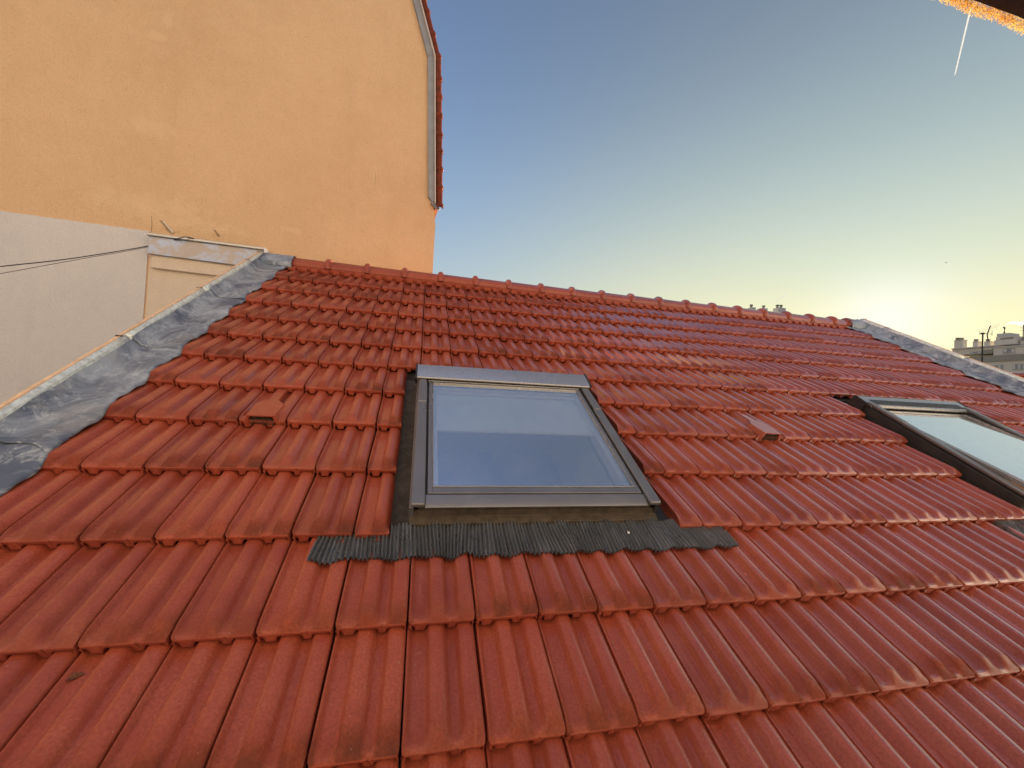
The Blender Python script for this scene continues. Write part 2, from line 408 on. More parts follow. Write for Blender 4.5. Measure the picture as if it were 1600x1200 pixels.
# body of the house and roof deck below the tiles
d = MB(); UD = 29.1*A
d.rbox(KL*A+.03, UD, ROWS[0]*A, .25, -.10, -.052)
for (u0, u1) in [(KL*A+.03, .20), (1.26, .20+DU2), (1.26+DU2, UD)]: d.rbox(u0, u1, .25, 1.70, -.10, -.050)
d.rbox(KL*A+.03, UD, 1.70, RIDGE*A, -.10, -.051)
d.prism([RP(UD, v, -.10) for v in (ROWS[0]*A, RIDGE*A)]+[RP(30.9*A+skew(v), v, -.10) for v in (RIDGE*A, ROWS[0]*A)], RP(0, 0, .048)-RP(0, 0, 0))
d.build('roof_deck', M['deck'], house, smooth=False)
UL, UR = -6.95*A, 30.2*A
ridgeW = RP(0, RIDGE*A, 0)
# walls under the roof
def wallpoly(x): 
    e0 = RP(x, ROWS[0]*A+.25, -.16); e1 = RP(x, RIDGE*A, -.13)
    return [Vector((x, e0.y, 0)), Vector((x, e0.y, e0.z)), Vector((x, e1.y, e1.z)), Vector((x, e1.y+2.1, e1.z-1.21)), Vector((x, e1.y+2.1, 0))]
w = MB(); w.prism(wallpoly(UL), (.22, 0, 0))
def skx(y): v = (y)/math.cos(TH); return 31.12*A+skew(min(v, RIDGE*A))
wr = [Vector((skx(p.y)-.24, p.y, p.z)) for p in wallpoly(0)]; w.prism(wr, (.22, 0, 0))
e0 = RP(0, ROWS[0]*A+.25, -.17); w.box(UL+.222, UR-.222, e0.y, e0.y+.25, 0, e0.z)
e1 = RP(0, RIDGE*A, -.13); w.box(UL+.222, UR-.222, e1.y+1.85, e1.y+2.1, 0, e1.z-1.25)
w.build('wall', M['render'], house, smooth=False)
# rear slope (beyond the ridge)
rs = MB(); yb, zb = ridgeW.y, ridgeW.z-.04
P = [[Vector((UL+.03+(UR-UL-.06)*i/80, yb+.02+j*2.3, zb-.02-j*1.33)) for i in range(81)] for j in (0, 1)]
Q = [[p-Vector((0, 0, .05)) for p in r] for r in P]
rs.grid(P); rs.grid(Q); rs.build('rear_slope', M['tile'], house, smooth=False, fix=False)

# ridge tiles: overlapping half-rounds with a raised collar
def ridge_tile(name, u0, u1, parent, frame, gl=.12, rad=.100, sq=.84, collar=True, seg=14, mat=None, arc=(-12, 192)):
    """frame(u, a, b): u along, a across, b up"""
    m = MB(); prof_ = [(u0, 1.0), (u0+.020, 1.0), (u0+.020, 1.0), (u1-.062, .93), (u1-.060, 1.06), (u1-.052, 1.18), (u1-.040, 1.29), (u1-.014, 1.27), (u1, 1.14), (u1+.002, 1.02)] if collar else [(u0, 1.), (u1, 1.)]
    P = []
    for (u, k) in prof_:
        row = []
        for s in range(seg+1):
            th = math.radians(arc[0]+(arc[1]-arc[0])*s/seg)
            row.append(frame(u, rad*k*math.cos(th), rad*sq*k*math.sin(th)))
        P.append(row)
    m.grid(P)
    inner = [[frame(u, rad*.86*math.cos(math.radians(arc[0]+(arc[1]-arc[0])*s/seg)), rad*.86*sq*math.sin(math.radians(arc[0]+(arc[1]-arc[0])*s/seg))) for s in range(seg+1)] for u in (u0, u1)]
    m.add([p for r in (P[-1], inner[1]) for p in r], [(j, j+1, seg+2+j, seg+1+j) for j in range(seg)])
    m.add([p for r in (P[0], inner[0]) for p in r], [(j, j+1, seg+2+j, seg+1+j) for j in range(seg)])
    o = m.build(name, mat or M['tile'], parent, sharp=50)
    ca = o.data.color_attributes.new('tint', 'FLOAT_COLOR', 'POINT'); r1, r2 = random.random(), random.random()
    ca.data.foreach_set('color', [x for v in o.data.vertices for x in (r1, gl, r2, 1)])
    return o
RN = .004
def rframe(u, a, b):           # across the ridge in world axes
    return Vector((u, ridgeW.y+.012-a*.98, ridgeW.z+RN+b))
PITCH = 1.835*A
u = -3.68*A-PITCH
us = []
while u < 27.9*A:
    us.append(u); u += PITCH
for uu in us[1:]: ridge_tile('ridge_tile', max(uu-PITCH+.0, -5.45*A), uu+.02, house, rframe)
ridge_tile('ridge_tile', us[-1]-.0, 28.9*A, house, rframe)
# ridge closure strip: small dark notches under the caps
cl = MB(); cl.rbox(-5.6*A, 29.3*A, RIDGE*A-.085, RIDGE*A+.01, -.050, .026)
for k in range(-6, 28):
    for s in (.08, .56):
        cl.rbox((k+s)*A, (k+s+.30)*A, (RIDGE-.60)*A, (RIDGE-.15)*A, -.012, .016)
cl.build('ridge_closure', M['tile'], house, bevel=.002)

# vent tiles
def vent(uc, v0):
    hood = MB()
    def P2(du, dv, n): return RP(uc+du, v0+dv, n)
    n0, n1 = .046, .026
    top = [(-.060, -.006, n0), (.060, -.006, n0), (.064, .125, .031), (.026, .172, n1), (-.026, .172, n1), (-.064, .125, .031)]
    bot = [(-.080, -.004, -.006), (.080, -.004, -.006), (.080, .130, -.006), (.036, .185, -.008), (-.036, .185, -.008), (-.080, .130, -.006)]
    tin = [(-.050, -.006, n0-.008), (.050, -.006, n0-.008), (.052, .10, .020), (-.052, .10, .020)]
    bin_ = [(-.064, -.004, -.006), (.064, -.004, -.006), (.064, .10, -.006), (-.064, .10, -.006)]
    vs = [P2(*p) for p in top+bot+tin+bin_]
    f = [(0, 1, 2, 3, 4, 5), (1, 7, 8, 2), (2, 8, 9, 3), (3, 9, 10, 4), (4, 10, 11, 5), (5, 11, 6, 0),
         (0, 6, 16, 12), (0, 12, 13, 1), (1, 13, 17, 7), (12, 16, 19, 15), (12, 15, 14, 13), (13, 14, 18, 17), (15, 19, 18, 14)]
    hood.add(vs, f)
    # neck running up to the next course
    hood.hexa([P2(-.027, .16, -.01), P2(.027, .16, -.01), P2(.022, .335, -.02), P2(-.022, .335, -.02), P2(-.024, .16, .024), P2(.024, .16, .024), P2(.018, .335, -.006), P2(-.018, .335, -.006)])
    o = hood.build('vent_tile', M['tile'], house, sharp=30, bevel=.0015)
    ca = o.data.color_attributes.new('tint', 'FLOAT_COLOR', 'POINT')
    ca.data.foreach_set('color', [x for v in o.data.vertices for x in (.2, .1, .5, 1)])
    gr = MB(); gr.hexa([P2(-.062, .012, -.02), P2(.062, .012, -.02), P2(.062, .016, -.02), P2(-.062, .016, -.02), P2(-.049, .012, n0-.009), P2(.049, .012, n0-.009), P2(.049, .016, n0-.010), P2(-.049, .016, n0-.010)])
    gr.build('backing', M['black'], o, smooth=False)
    gg = MB()
    for s in range(13):
        x = -.054+.108*s/12; k = .82 if abs(x) < .045 else .5
        gg.hexa([P2(x-.0016, .001, -.014), P2(x+.0016, .001, -.014), P2(x+.0016, .010, -.014), P2(x-.0016, .010, -.014),
                 P2((x-.0016)*.86, .000, n0-.010 if k > .6 else .02), P2((x+.0016)*.86, .000, n0-.010 if k > .6 else .02), P2((x+.0016)*.86, .010, n0-.010 if k > .6 else .02), P2((x-.0016)*.86, .010, n0-.010 if k > .6 else .02)])
    gg.build('grille', M['dirty'], o, smooth=False)
vent(-2.50*A, 4.971*A-.002); vent(11.47*A, 4.971*A-.002)

# ------------------------------------------------------------------ lead strips, zinc and parapets at both roof ends
def sawN(v):                   # smoothed height of courses under the lead (v in tile widths)
    i = int(np.searchsorted(ROWS, v, side='right')-1); i = max(0, min(i, len(ROWS)-2))
    f = (v-ROWS[i])/(ROWS[i+1]-ROWS[i]); f = min(1, max(0, f))
    s = 1-f if f > .12 else (.88)*(f/.12)
    return .026*s
from mathutils import noise as mn
def lead_strip(ue, uo, seams, side, topn, parent, edgef, sk=lambda v: 0.0):
    """ue: edge on the tiles, uo: foot of the zinc, both in metres"""
    for a, (v0, v1) in enumerate(seams):
        v1 = v1+.06; NV, NU = max(12, int((v1-v0)/.018)), 26
        P = []
        for j in range(NV+1):
            v = v0+(v1-v0)*j/NV; row = []
            for i in range(NU+1):
                s = i/NU
                e = ue+edgef(v)*side
                uu = e+(uo-e)*s
                k = max(0, 1-s/.55)
                # lower edge of each sheet laps over the next one down with a wavy cut
                vv = v
                if j <= 3: vv = v-(.030*math.sin(s*math.pi*1.3+a)+.05*(1-s)*(1 if side < 0 else .6)-.03*s)*(1-j/4)
                n = sawN(vv/A)*k*.9+.016+(.007*(1-j/NV))+mn.noise((uu*9, vv*6, a*3.))*.006*min(1, s*5)
                n += topn*max(0, (s-.72)/.28)**1.5
                if s < .12: n += .004*(1-s/.12)*math.sin(vv*55)
                if s == 0: n -= .012
                row.append(RP(uu+sk(vv), vv, n))
            P.append(row)
        m = MB(); m.grid(P)
        o = m.build('lead_sheet', M['lead'], parent, sharp=60, fix=False)
        so_ = o.modifiers.new('thick', 'SOLIDIFY'); so_.thickness = .0025; so_.offset = 0
def edgeL(v):
    x = v/A; i = int(np.searchsorted(ROWS, x, side='right')-1); i = max(0, min(i, len(ROWS)-2)); f = (x-ROWS[i])/(ROWS[i+1]-ROWS[i])
    return (.008*math.sin(2*math.pi*(f-.15))+.004)+.006*mn.noise((v*5, 3.3, 0))
lead_strip(-5.55*A, -6.76*A, [(-1.9, -1.05), (-1.05, -.1), (-.1, .80), (.80, 1.74), (1.74, 2.70), (2.70, 3.50), (3.50, RIDGE*A+.02)], -1, .066, house, edgeL)
lead_strip(29.25*A, 30.76*A, [(-1.9, -.6), (-.6, .6), (.6, 1.75), (1.75, 2.95), (2.95, RIDGE*A+.02)], -1, .080, house, lambda v: -edgeL(v)*.9, skew)
# lead saddle over the ridge ends
for (ua, ub) in ((-6.66*A, -5.30*A), (28.6*A, 29.75*A)):
    m = MB(); P = []
    for i in range(17):
        u = ua+(ub-ua)*i/16; row = []
        for j in range(19):
            th = math.radians(-38+j*246/18); rr = .112+mn.noise((u*20, j*.5, 2))*.006+.01*math.sin(i*1.2)*(j % 2)*.1
            row.append(Vector((u+mn.noise((j*.9, 0, ua))*.012*(1 if i in (0, 16) else 0), ridgeW.y+.012-rr*1.05*math.cos(th)*(1.0+.30*max(0, (5-j)/5)), ridgeW.z+.006+rr*.84*math.sin(th))))
        P.append(row)
    m.grid(P); o = m.build('lead_saddle', M['lead'], house, sharp=60, fix=False)
    s_ = o.modifiers.new('thick', 'SOLIDIFY'); s_.thickness = .003
# parapets with zinc drip strips
def verge(u_in, u_mid, u_out, n, sk):
    RP = lambda u, v, n=0: RP0(u+sk(v), v, n)
    s = 1 if u_out > u_in else -1
    VB, VT = ROWS[0]*A, RIDGE*A+.03
    a, b = sorted((u_mid, u_out))
    m = MB(); NV = 90; P = []
    for j in range(NV+1):
        v = VB+(VT-VB)*j/NV; w1 = mn.noise((v*7, 0, u_in))*.004; w2 = mn.noise((v*5, 9, u_in))*.005
        P.append([RP(u_in+s*.006, v, -.14), RP(u_in+s*.006, v, n-.012), RP(u_mid, v, n+.002+w1), RP(u_mid+s*.006, v, n+.016+w1), RP(u_out-s*.005+w1*.6, v, n+.012+w1*.8+w2*.4), RP(u_out, v, n-.012), RP(u_out, v, -.155)])
    m.grid(P); m.add(P[0], [tuple(range(len(P[0])))]); m.add(P[-1], [tuple(range(len(P[0])))])
    m.build('parapet', M['mortar'], house, sharp=40)
    # the strip comes in 2 m lengths
    v = VB; i = 0
    while v < VT-.05:
        v2 = min(v+.93, VT)
        z = MB(); dn = .0015*(i % 2); P = []
        for q_ in range(9):
            vv = v+(v2+.012-v)*q_/8; wv = mn.noise((vv*4, u_in, 5))*.002
            P.append([RP(u_in-s*.005, vv, n-.024+wv), RP(u_in-s*.003, vv, n-.017+wv), RP(u_in, vv, n-.004+dn+wv), RP(u_in+s*.008, vv, n+.004+dn+wv), RP(u_mid-s*.004, vv, n+.006+dn+wv), RP(u_mid, vv, n+.011+dn+wv), RP(u_mid+s*.003, vv, n+.003+wv)])
        z.grid(P)
        o = z.build('zinc_strip', M['zinc'], house, sharp=25, fix=False)
        s_ = o.modifiers.new('thick', 'SOLIDIFY'); s_.thickness = .0012
        c = MB(); vc = v2-.02
        c.rbox(*sorted((u_mid-s*.004, u_out-s*.004)), vc, vc+.012, n+.0125, n+.016, RP)
        c.build('clip', M['metal_dk'], house)
        v = v2; i += 1
verge(-6.73*A, -6.80*A, -6.96*A, .088, lambda v: 0.0); verge(30.75*A, 30.88*A, 31.14*A, .108, skew)

# ------------------------------------------------------------------ roof windows
def skylight(du, open_deg, first, dz=0.0):
    RP = lambda u, v, n=0: RP0(u, v, n+(dz if n > 0 else 0))
    U0, U1, V0, V1 = .200+du, 1.268+du, .425, 1.490      # outer frame
    fr = MB(); tb = .045
    fr.rbox(U0+.012, U0+.062, V0+.020, V1, -.09, .070); fr.rbox(U1-.062, U1-.012, V0+.020, V1, -.09, .070)
    fr.rbox(U0+.062, U1-.062, V0+.022, V0+.070, -.09, .052); fr.rbox(U0+.062, U1-.062, V1-.060, V1, -.09, .090)
    f = fr.build('roof_window', M['metal_dk'], house, bevel=.002, sharp=30)
    f['label'] = ('closed grey framed skylight with half lowered pale blind' if first else 'open grey framed skylight with tilted glass, toward the right end')
    # side gutters of dark flashing in the gap beside the tiles
    for (a, b) in ((.126-.03+du+(0 if first else .03), U0+.012), (U1-.012, 1.355+.03+du)):
        gtr = MB(); s = a < U0
        P = []
        for j in range(30):
            v = .32+(V1+.12-.32)*j/29; w = mn.noise((v*6, a, 0))*.002
            P.append([RP(a, v, -.020+w), RP(a+(b-a)*.35, v, -.036+w), RP(a+(b-a)*.72, v, -.036-w), RP(b-(.004 if s else -.0), v, -.03) if s else RP(b, v, -.02), ] if s else
                     [RP(a, v, -.03), RP(a+(b-a)*.3, v, -.036-w), RP(a+(b-a)*.7, v, -.036+w), RP(b, v, -.020+w)])
        gtr.grid(P); gtr.build('side_flashing', M['dirty'] if s else M['metal_dk'], f, fix=False)
    # cladding covers at the sides: lower and upper length with a lap
    for s, (a, b) in ((1, (U0, U0+.052)), (-1, (U1-.052, U1))):
        for (va, vb, dn) in ((V0-.018, V0+.735, 0), (V0+.732, V1-.04, .0025)):
            c = MB(); c.rbox(a+(.004 if dn else 0)-.0, b-(.0), va, vb, .071, .092+dn)
            c.build('side_cover', M['metal'], f, bevel=.006, sharp=30)
        sk = MB(); sa, sb = (U0-.006, U0+.0115) if s > 0 else (U1-.0115, U1+.006)
        sk.rbox(sa, sb, V0-.004, V1-.02, -.045, .060); sk.build('side_skirt', M['metal'] if (s > 0 and first) else M['metal_dk'], f, bevel=.003)
    # hood
    h = MB()
    hp = [(V1-.090, .0965), (V1-.088, .106), (V1-.070, .114), (V1+.045, .123), (V1+.058, .110), (V1+.060, .04), (V1-.045, .04), (V1-.045, .0965)]
    h.prism([RP(U0-.010, v, n) for v, n in hp], Vector((U1-U0+.020, 0, 0)))
    h.build('hood', M['metal_lt'], f, bevel=.003, sharp=30)
    for (a, b) in ((U0-.018, U0-.010), (U1+.010, U1+.018)):
        hc = MB(); hc.prism([RP(a, v-(.004 if v < V1 else -.004), n+(.004 if n > .1 else 0)) for v, n in hp], Vector((b-a, 0, 0)))
        hc.build('hood_cap', M['metal_dk'], f, bevel=.001)
    hb = MB(); hb.rbox(U0+.056, U1-.056, V1-.085, V1-.052, .060, .085); hb.build('vent_flap', M['metal_lt'], f, bevel=.004)
    # lower cover, front face and base upstand
    lc = MB(); lc.prism([RP(U0+.0535, v, n) for v, n in ((V0-.010, .058), (V0-.014, .068), (V0+.0, .074), (V0+.046, .080), (V0+.046, .058))], Vector((U1-U0-.107, 0, 0)))
    lc.build('bottom_cover', M['metal'], f, bevel=.002, sharp=30)
    ff = MB(); ff.rbox(U0+.03, U1-.03, V0+.004, V0+.018, .010, .0575); ff.build('front_face', M['dirty'], f, bevel=.002)
    fb = MB(); fb.prism([RP(U0-.004, v, n) for v, n in ((V0-.038, -.012), (V0-.034, .004), (V0-.004, .010), (V0+.003, .034), (V0+.016, .034), (V0+.016, -.03))], Vector((U1-U0+.008, 0, 0)))
    fb.build('base_flashing', M['dirty'], f, bevel=.002, sharp=30)
    # sash: can tilt about its middle
    SU0, SU1, SV0, SV1 = U0+.062, U1-.062, V0+.049, V1-.088
    vm, nm = ((SV0+SV1)/2, .070) if first else (SV1-.03, .070); ca_, sa_ = math.cos(math.radians(open_deg)), math.sin(math.radians(open_deg))
    def S(u, v, n):
        dv, dn = v-vm, n-nm
        return RP(u, vm+dv*ca_+dn*sa_, nm-dv*sa_+dn*ca_)
    sw = .020
    sm = MB()
    sm.rbox(SU0, SU0+sw, SV0, SV1, .055, .084, S); sm.rbox(SU1-sw, SU1, SV0, SV1, .055, .084, S)
    sm.rbox(SU0+sw, SU1-sw, SV0+.001, SV0+.036, .055, .083, S); sm.rbox(SU0+sw, SU1-sw, SV1-.016, SV1-.001, .055, .083, S)
    sm.build('sash', M['metal_lt'] if not first else M['metal'], f, bevel=.002, sharp=30)
    bd = MB(); x0, x1, y0, y1 = SU0+sw, SU1-sw, SV0+.036, SV1-.016; t_ = .006
    bd.rbox(x0, x0+t_, y0, y1, .070, .0865, S); bd.rbox(x1-t_, x1, y0, y1, .070, .0865, S); bd.rbox(x0+t_, x1-t_, y0, y0+t_, .070, .0863, S); bd.rbox(x0+t_, x1-t_, y1-t_, y1, .070, .0863, S)
    bd.build('glazing_bead', M['metal_lt'], f, bevel=.001)
    wd = MB(); wd.rbox(SU0+.001, SU0+.045, SV0+.002, SV1-.002, -.005, .0545, S); wd.rbox(SU1-.045, SU1-.001, SV0+.002, SV1-.002, -.005, .0545, S)
    wd.rbox(SU0+.045, SU1-.045, SV0+.002, SV0+.052, -.005, .0545, S); wd.rbox(SU0+.045, SU1-.045, SV1-.04, SV1-.002, -.005, .0545, S)
    wd.build('wooden_sash', M['wood'] if not first else M['white'], f, bevel=.002)
    pn = MB(); pn.rbox(x0+t_, x1-t_, y0+t_, y1-t_, .074, .080, S)
    p = pn.build('pane', M['glass'] if first else M['glass2'], f, smooth=False)
    # blind and light shaft
    if first:
        bl = MB(); NB = 2; bl.rbox(SU0+.046, SU1-.046, .985, SV1-.045, .030, .033, S); bl.build('blind', M['blind'], f, smooth=False)
        bb = MB(); bb.rbox(SU0+.046, SU1-.046, .968, .984, .026, .040, S); bb.rbox(SU0+.046, SU1-.046, SV1-.072, SV1-.046, .036, .052, S); bb.build('blind_rail', M['white'], f, bevel=.003)
    sh = MB(); a0, a1, b0, b1 = U0+.0635, U1-.0635, V0+.0705, V1-.062
    dpt = -.62
    sh.add([RP(a0, b0, -.02), RP(a1, b0, -.02), RP(a1, b1, -.02), RP(a0, b1, -.02), RP(a0-.02, b0-.05, dpt), RP(a1+.02, b0-.05, dpt), RP(a1+.02, b1+.2, dpt), RP(a0-.02, b1+.2, dpt)],
           [(0, 1, 5, 4), (1, 2, 6, 5), (2, 3, 7, 6), (3, 0, 4, 7)])
    sh.build('light_shaft', M['white'], f, smooth=False)
    rm = MB(); r0, r1, q0, q1, n1_ = a0-1.2, a1+1.2, b0-.9, b1+.9, -2.2
    rm.add([RP(r0, q0, dpt), RP(r1, q0, dpt), RP(r1, q1, dpt), RP(r0, q1, dpt), RP(r0, q0, n1_), RP(r1, q0, n1_), RP(r1, q1, n1_), RP(r0, q1, n1_)],
           [(4, 5, 6, 7), (0, 1, 5, 4), (1, 2, 6, 5), (2, 3, 7, 6), (3, 0, 4, 7)])
    rm.build('room', M['room'], f, smooth=False)
    # pleated apron over the course below
    ap = MB(); ua, ub = -.55*A+du, 7.5*A+du; npl = 118; spp = 8; NU = npl*spp; P = []
    for j in range(15):
        t = j/14; row = []
        for i in range(NU+1):
            u = ua+(ub-ua)*i/NU; x = u/A
            skew = .012*math.sin(x*2.2)+.006*math.sin(x*5.1+1)
            ve = .232+.008*math.sin(x*2*math.pi*1.0+.6)*.9+.006*math.sin(x*2*math.pi*2+1.0)+.004*mn.noise((x*9, 1, du))
            v = ve+(.395-ve)*t
            uu = u+skew*(1-t)
            # drape: mean of tile top around here
            xx = uu/A; hh = 0
            for dx in (-.10, 0, .10):
                hh += tile_top(xx+dx, min(v/A, ROWS[ROW0+1]-.01))
            hh = hh/3*.75+.015
            if v/A > 1.50: hh = min(hh, -.004) if (x < .5+du/A or x > 6.4+du/A) else hh
            amp = .0085*(1-.2*t)
            sw_ = math.sin(2*math.pi*i/spp+.25*mn.noise((x*3, t*2, 0))); n = hh+amp*sw_+.0008*mn.noise((x*6, t*3, 4))
            row.append(RP(uu, v+.0015*mn.noise((i*.9, 0, 7.))*(1-t), n))
        P.append(row)
    ap.grid(P); o = ap.build('pleated_apron', M['pleat'], f, sharp=80, fix=False)
    return f
skylight(0, 0, True)
skylight(DU2, 4.5, False, -.030)
# ==================================================================  TALL ORANGE BUILDING ON THE LEFT
P0 = at(676, 425, 5.4); HD = Vector((math.cos(math.radians(5.3)), math.sin(math.radians(5.3)), 0)); NV_ = Vector((HD.y, -HD.x, 0))
def sz(px, py, off=0.0):
    p = onplane(px, py, P0+NV_*off, NV_); return ((p-P0).dot(HD), p.z)
def WS(s, z_, off=0.0):
    p = P0+HD*s+NV_*off; return Vector((p.x, p.y, z_))
def WP(px, py, off=0.0): return WS(*sz(px, py, off), off)
tall = thing('tall_building', 'tall orange rendered gable wall with grey painted lower left part, rising behind the tiled roof', 'building', WS(0, 0))
marks = [(tuple(WP(225, 322)), .62, .5, .16), (tuple(WP(300, 352)), .55, .5, .10), (tuple(WP(238, 200)), .22, .4, .11), (tuple(WP(262, 30)), .06, .4, .10), (tuple(WP(245, 55)), .10, .4, .07), (tuple(WP(586, 272)), .025, .3, .12), (tuple(WP(455, 360)), .12, .3, .05)]
M['orange'] = m_plaster('orange_stucco', (.83, .555, .315), (.75, .49, .275), (.86, .60, .37), 1.0, marks, .8)
M['grey_pl'] = m_plaster('greige_stucco', (.71, .68, .66), (.67, .645, .625), (.75, .72, .70), 1.3, (), .5)
M['pink_pl'] = m_plaster('pale_pier_stucco', (.78, .66, .52), (.74, .62, .49), (.82, .71, .57), 1.5, (), .5)
s2_, z2_ = sz(680.5, 322); s3_, z3_ = sz(681.5, 92); s4_, z4_ = sz(655, 0)
k_ = (s4_-s3_)/(z4_-z3_); zap = z4_+3.6; sap = s3_+k_*(zap-z3_)
LEFT = -13.0
poly = [(LEFT, 0), (0, 0), (0, z2_-.25), (s2_-.02, z2_-.02), (s3_-.03, z3_), (sap, zap), (LEFT, zap+1.2)]
w = MB(); w.prism([WS(s, z_) for s, z_ in poly], -NV_*7.0)
w.build('wall', M['orange'], tall, smooth=False)
# grey-painted lower part, a coat of render 12 mm proud, its upper edge slightly wavering
s0, z0 = sz(0, 330); s1, z1 = sz(235, 362)
s1b = sz(233.5, 372)[0]
top = [(LEFT, z0+.0)]+[(s0+(s1b-s0)*i/30, z0+(z1-z0)*i/30+.006*mn.noise((i*.6, 0, 0))) for i in range(31)]
w = MB(); w.prism([WS(s, z_, .0) for s, z_ in [(LEFT, 0)]+top+[(s1b, 0)]], NV_*.012)
w.build('lower_wall', M['grey_pl'], tall, smooth=False)
sp0, sp1 = sz(234.5, 400)[0], sz(440, 420)[0]
w = MB(); w.prism([WS(s, z_) for s, z_ in [(sp0, 0), (sp1, 0), (sp1, sz(412, 420)[1]), (sp0, sz(235, 396)[1])]], NV_*.006)
w.build('pier', M['pink_pl'], tall, smooth=False)
# flashing band with its cap and the plaster ledge below
a0, a1 = sz(233, 366, .09)[0], sz(412, 389, .09)[0]
zt0, zt1 = sz(233, 363.5, .12)[1], sz(412, 386.5, .12)[1]
def band(off0, off1, pts, name, mat, bevel=.003):
    m = MB(); m.prism([WS(s, z_, off0) for s, z_ in pts], NV_*(off1-off0)); return m.build(name, mat, tall, bevel=bevel, sharp=30)
M['oldzinc'] = NT('stained_zinc_band'); t = M['oldzinc']; p = t.geo()
base = t.mix(t.ramp(t.noise(t.mapv(p, (1, 1, 1.4)), 5, 6, .7, .8), .44, .60), (.50, .44, .40), (.50, .58, .74))
base = t.mix(t.ramp(t.noise(p, 30, 5, .7), .55, .72, 0, .7), base, (.44, .34, .27))
M['oldzinc'] = t.fin(base, .55, t.bump(t.noise(p, 12, 3), .2, .01), metal=.15, spec=.4)
band(.012, .095, [(a0, sz(232, 396, .09)[1]), (a1, sz(412, 419.5, .09)[1]), (a1, zt1-.028), (a0, zt0-.028)], 'band', M['oldzinc'])
band(.012, .125, [(a0-.01, zt0-.0275), (a1+.01, zt1-.0275), (a1+.01, zt1), (a0-.01, zt0)], 'band_cap', M['metal_lt'], .004)
band(.0125, .055, [(a0+.02, sz(237, 418, .05)[1]), (a1, sz(400, 438, .05)[1]), (a1, sz(412, 419.8, .09)[1]-.001), (a0+.02, sz(232, 396, .09)[1]-.001)], 'ledge', M['pink_pl'], .004)
m = MB(); m.prism([WS(s, z_, .01) for s, z_ in [(a1+.011, zt1-.07), (a1+.05, zt1-.09), (a1+.05, zt1-.02), (a1+.011, zt1+.004)]], NV_*.118); m.build('band_end', M['white'], tall, bevel=.004)
# verge: grey board, pale drip, roofing and the column of verge tiles
def PW(l, off): return [WP(x, y, off) for x, y in l]
m = MB(); m.prism(PW([(668, 92), (669, 310), (676, 318), (677.6, 318), (677.4, 92)], .0), NV_*.05); m.prism(PW([(644, 0), (668, 91.5), (677.4, 91.5), (653.5, 0)], .0), NV_*.05)
m.prism(PW([(604, -152), (644, -.5), (653.5, -.5), (613.5, -152)], .0), NV_*.05)
m.build('verge_board', m_simple('grey_board', (.28, .29, .30), .6, 0, .12, 10, .1), tall, smooth=False)
m = MB(); m.prism(PW([(678, 92), (678.4, 319), (680.2, 321), (680, 92)], .03), NV_*.05); m.prism(PW([(654, 0), (678, 91.6), (680, 91.6), (656, 0)], .03), NV_*.05); m.prism(PW([(614, -152), (654, -.5), (656, -.5), (616, -152)], .03), NV_*.05)
m.build('drip_trim', m_simple('pale_trim', (.55, .48, .42), .5, 0, .1, 10, .1), tall, smooth=False)
m = MB(); m.prism(PW([(680.4, 92), (681, 321), (686, 323), (686.5, 92)], .0), -NV_*7.0); m.prism(PW([(656.4, 0), (680.4, 91.6), (686, 91.6), (662, 0)], .0), -NV_*7.0); m.prism(PW([(616.4, -152), (656.4, -.5), (662, -.5), (622, -152)], .0), -NV_*7.0)
m.build('roof', M['tile'], tall, smooth=False)
m = MB(); m.tube([WP(676, 316, .03), WP(682, 325, .04), WP(687, 327, .05)], [.03, .026, .012], 8); m.build('verge_end', M['metal'], tall)
path = [(604+31, -152), (661, -50), (667.5, -22), (674.0, 2), (681.5, 24), (686.5, 58), (687.5, 92), (686.5, 127), (687, 154), (687.5, 184.5), (687.3, 214), (687.8, 240), (687.8, 268), (688, 296), (688, 325)]
path = [(626, -152), (638, -106), (646, -74), (652.5, -42), (658.5, -10), (666.5, 23), (675.5, 58), (684.2, 93), (684.9, 127), (685.3, 155), (685.7, 184.5), (685.9, 214), (686.1, 240), (686.3, 268), (686.5, 297), (686.6, 325)]
for i in range(len(path)-1):
    a = WP(*path[i], .02); b = WP(*path[i+1], .02); dirv = (b-a); L = dirv.length; dirv.normalize(); side = dirv.cross(NV_).normalized()
    ridge_tile('verge_tile', 0, L+.006, tall, lambda u, x, y, a=a, dirv=dirv, side=side: a+dirv*u+side*x+NV_*y, rad=.042, sq=1.25, seg=10, gl=1.0)
m = MB(); q = [sz(667, 26), sz(675.3, 30), sz(675, -160), sz(640, -160)]
m.prism([WS(s, z_, -.6) for s, z_ in q], -NV_*1.2); m.build('chimney', M['orange'], tall, smooth=False)
# open plaster scars
def scar(name, pts, off, mat):
    m = MB(); m.prism([WP(x, y, .0) for x, y in pts], NV_*off); return m.build(name, mat, tall, smooth=False)
sc_m = m_simple('bare_render_scar', (.40, .27, .16), .95, 0, .4, 60, .6, .1, .01)
scar('scar', [(249, 344), (253, 345), (266, 355), (273, 363), (268, 365.5), (262, 361), (256, 352)], .009, sc_m)
scar('scar', [(334, 359), (337, 360), (344, 369), (341, 370)], .008, sc_m)
scar('scar', [(254.5, 347), (262, 355), (268, 362), (271, 366), (272.5, 362), (263, 352), (256, 345.5)], .014, M['pink_pl'])
scar('crack', [(236.4, 338), (237.3, 338), (238.1, 350), (237.2, 362), (236.2, 362), (237.0, 350)], .003, sc_m)
scar('crack', [(586, 268), (586.35, 268), (586.7, 277), (585.6, 290), (585.35, 290), (586.2, 277)], .003, sc_m)

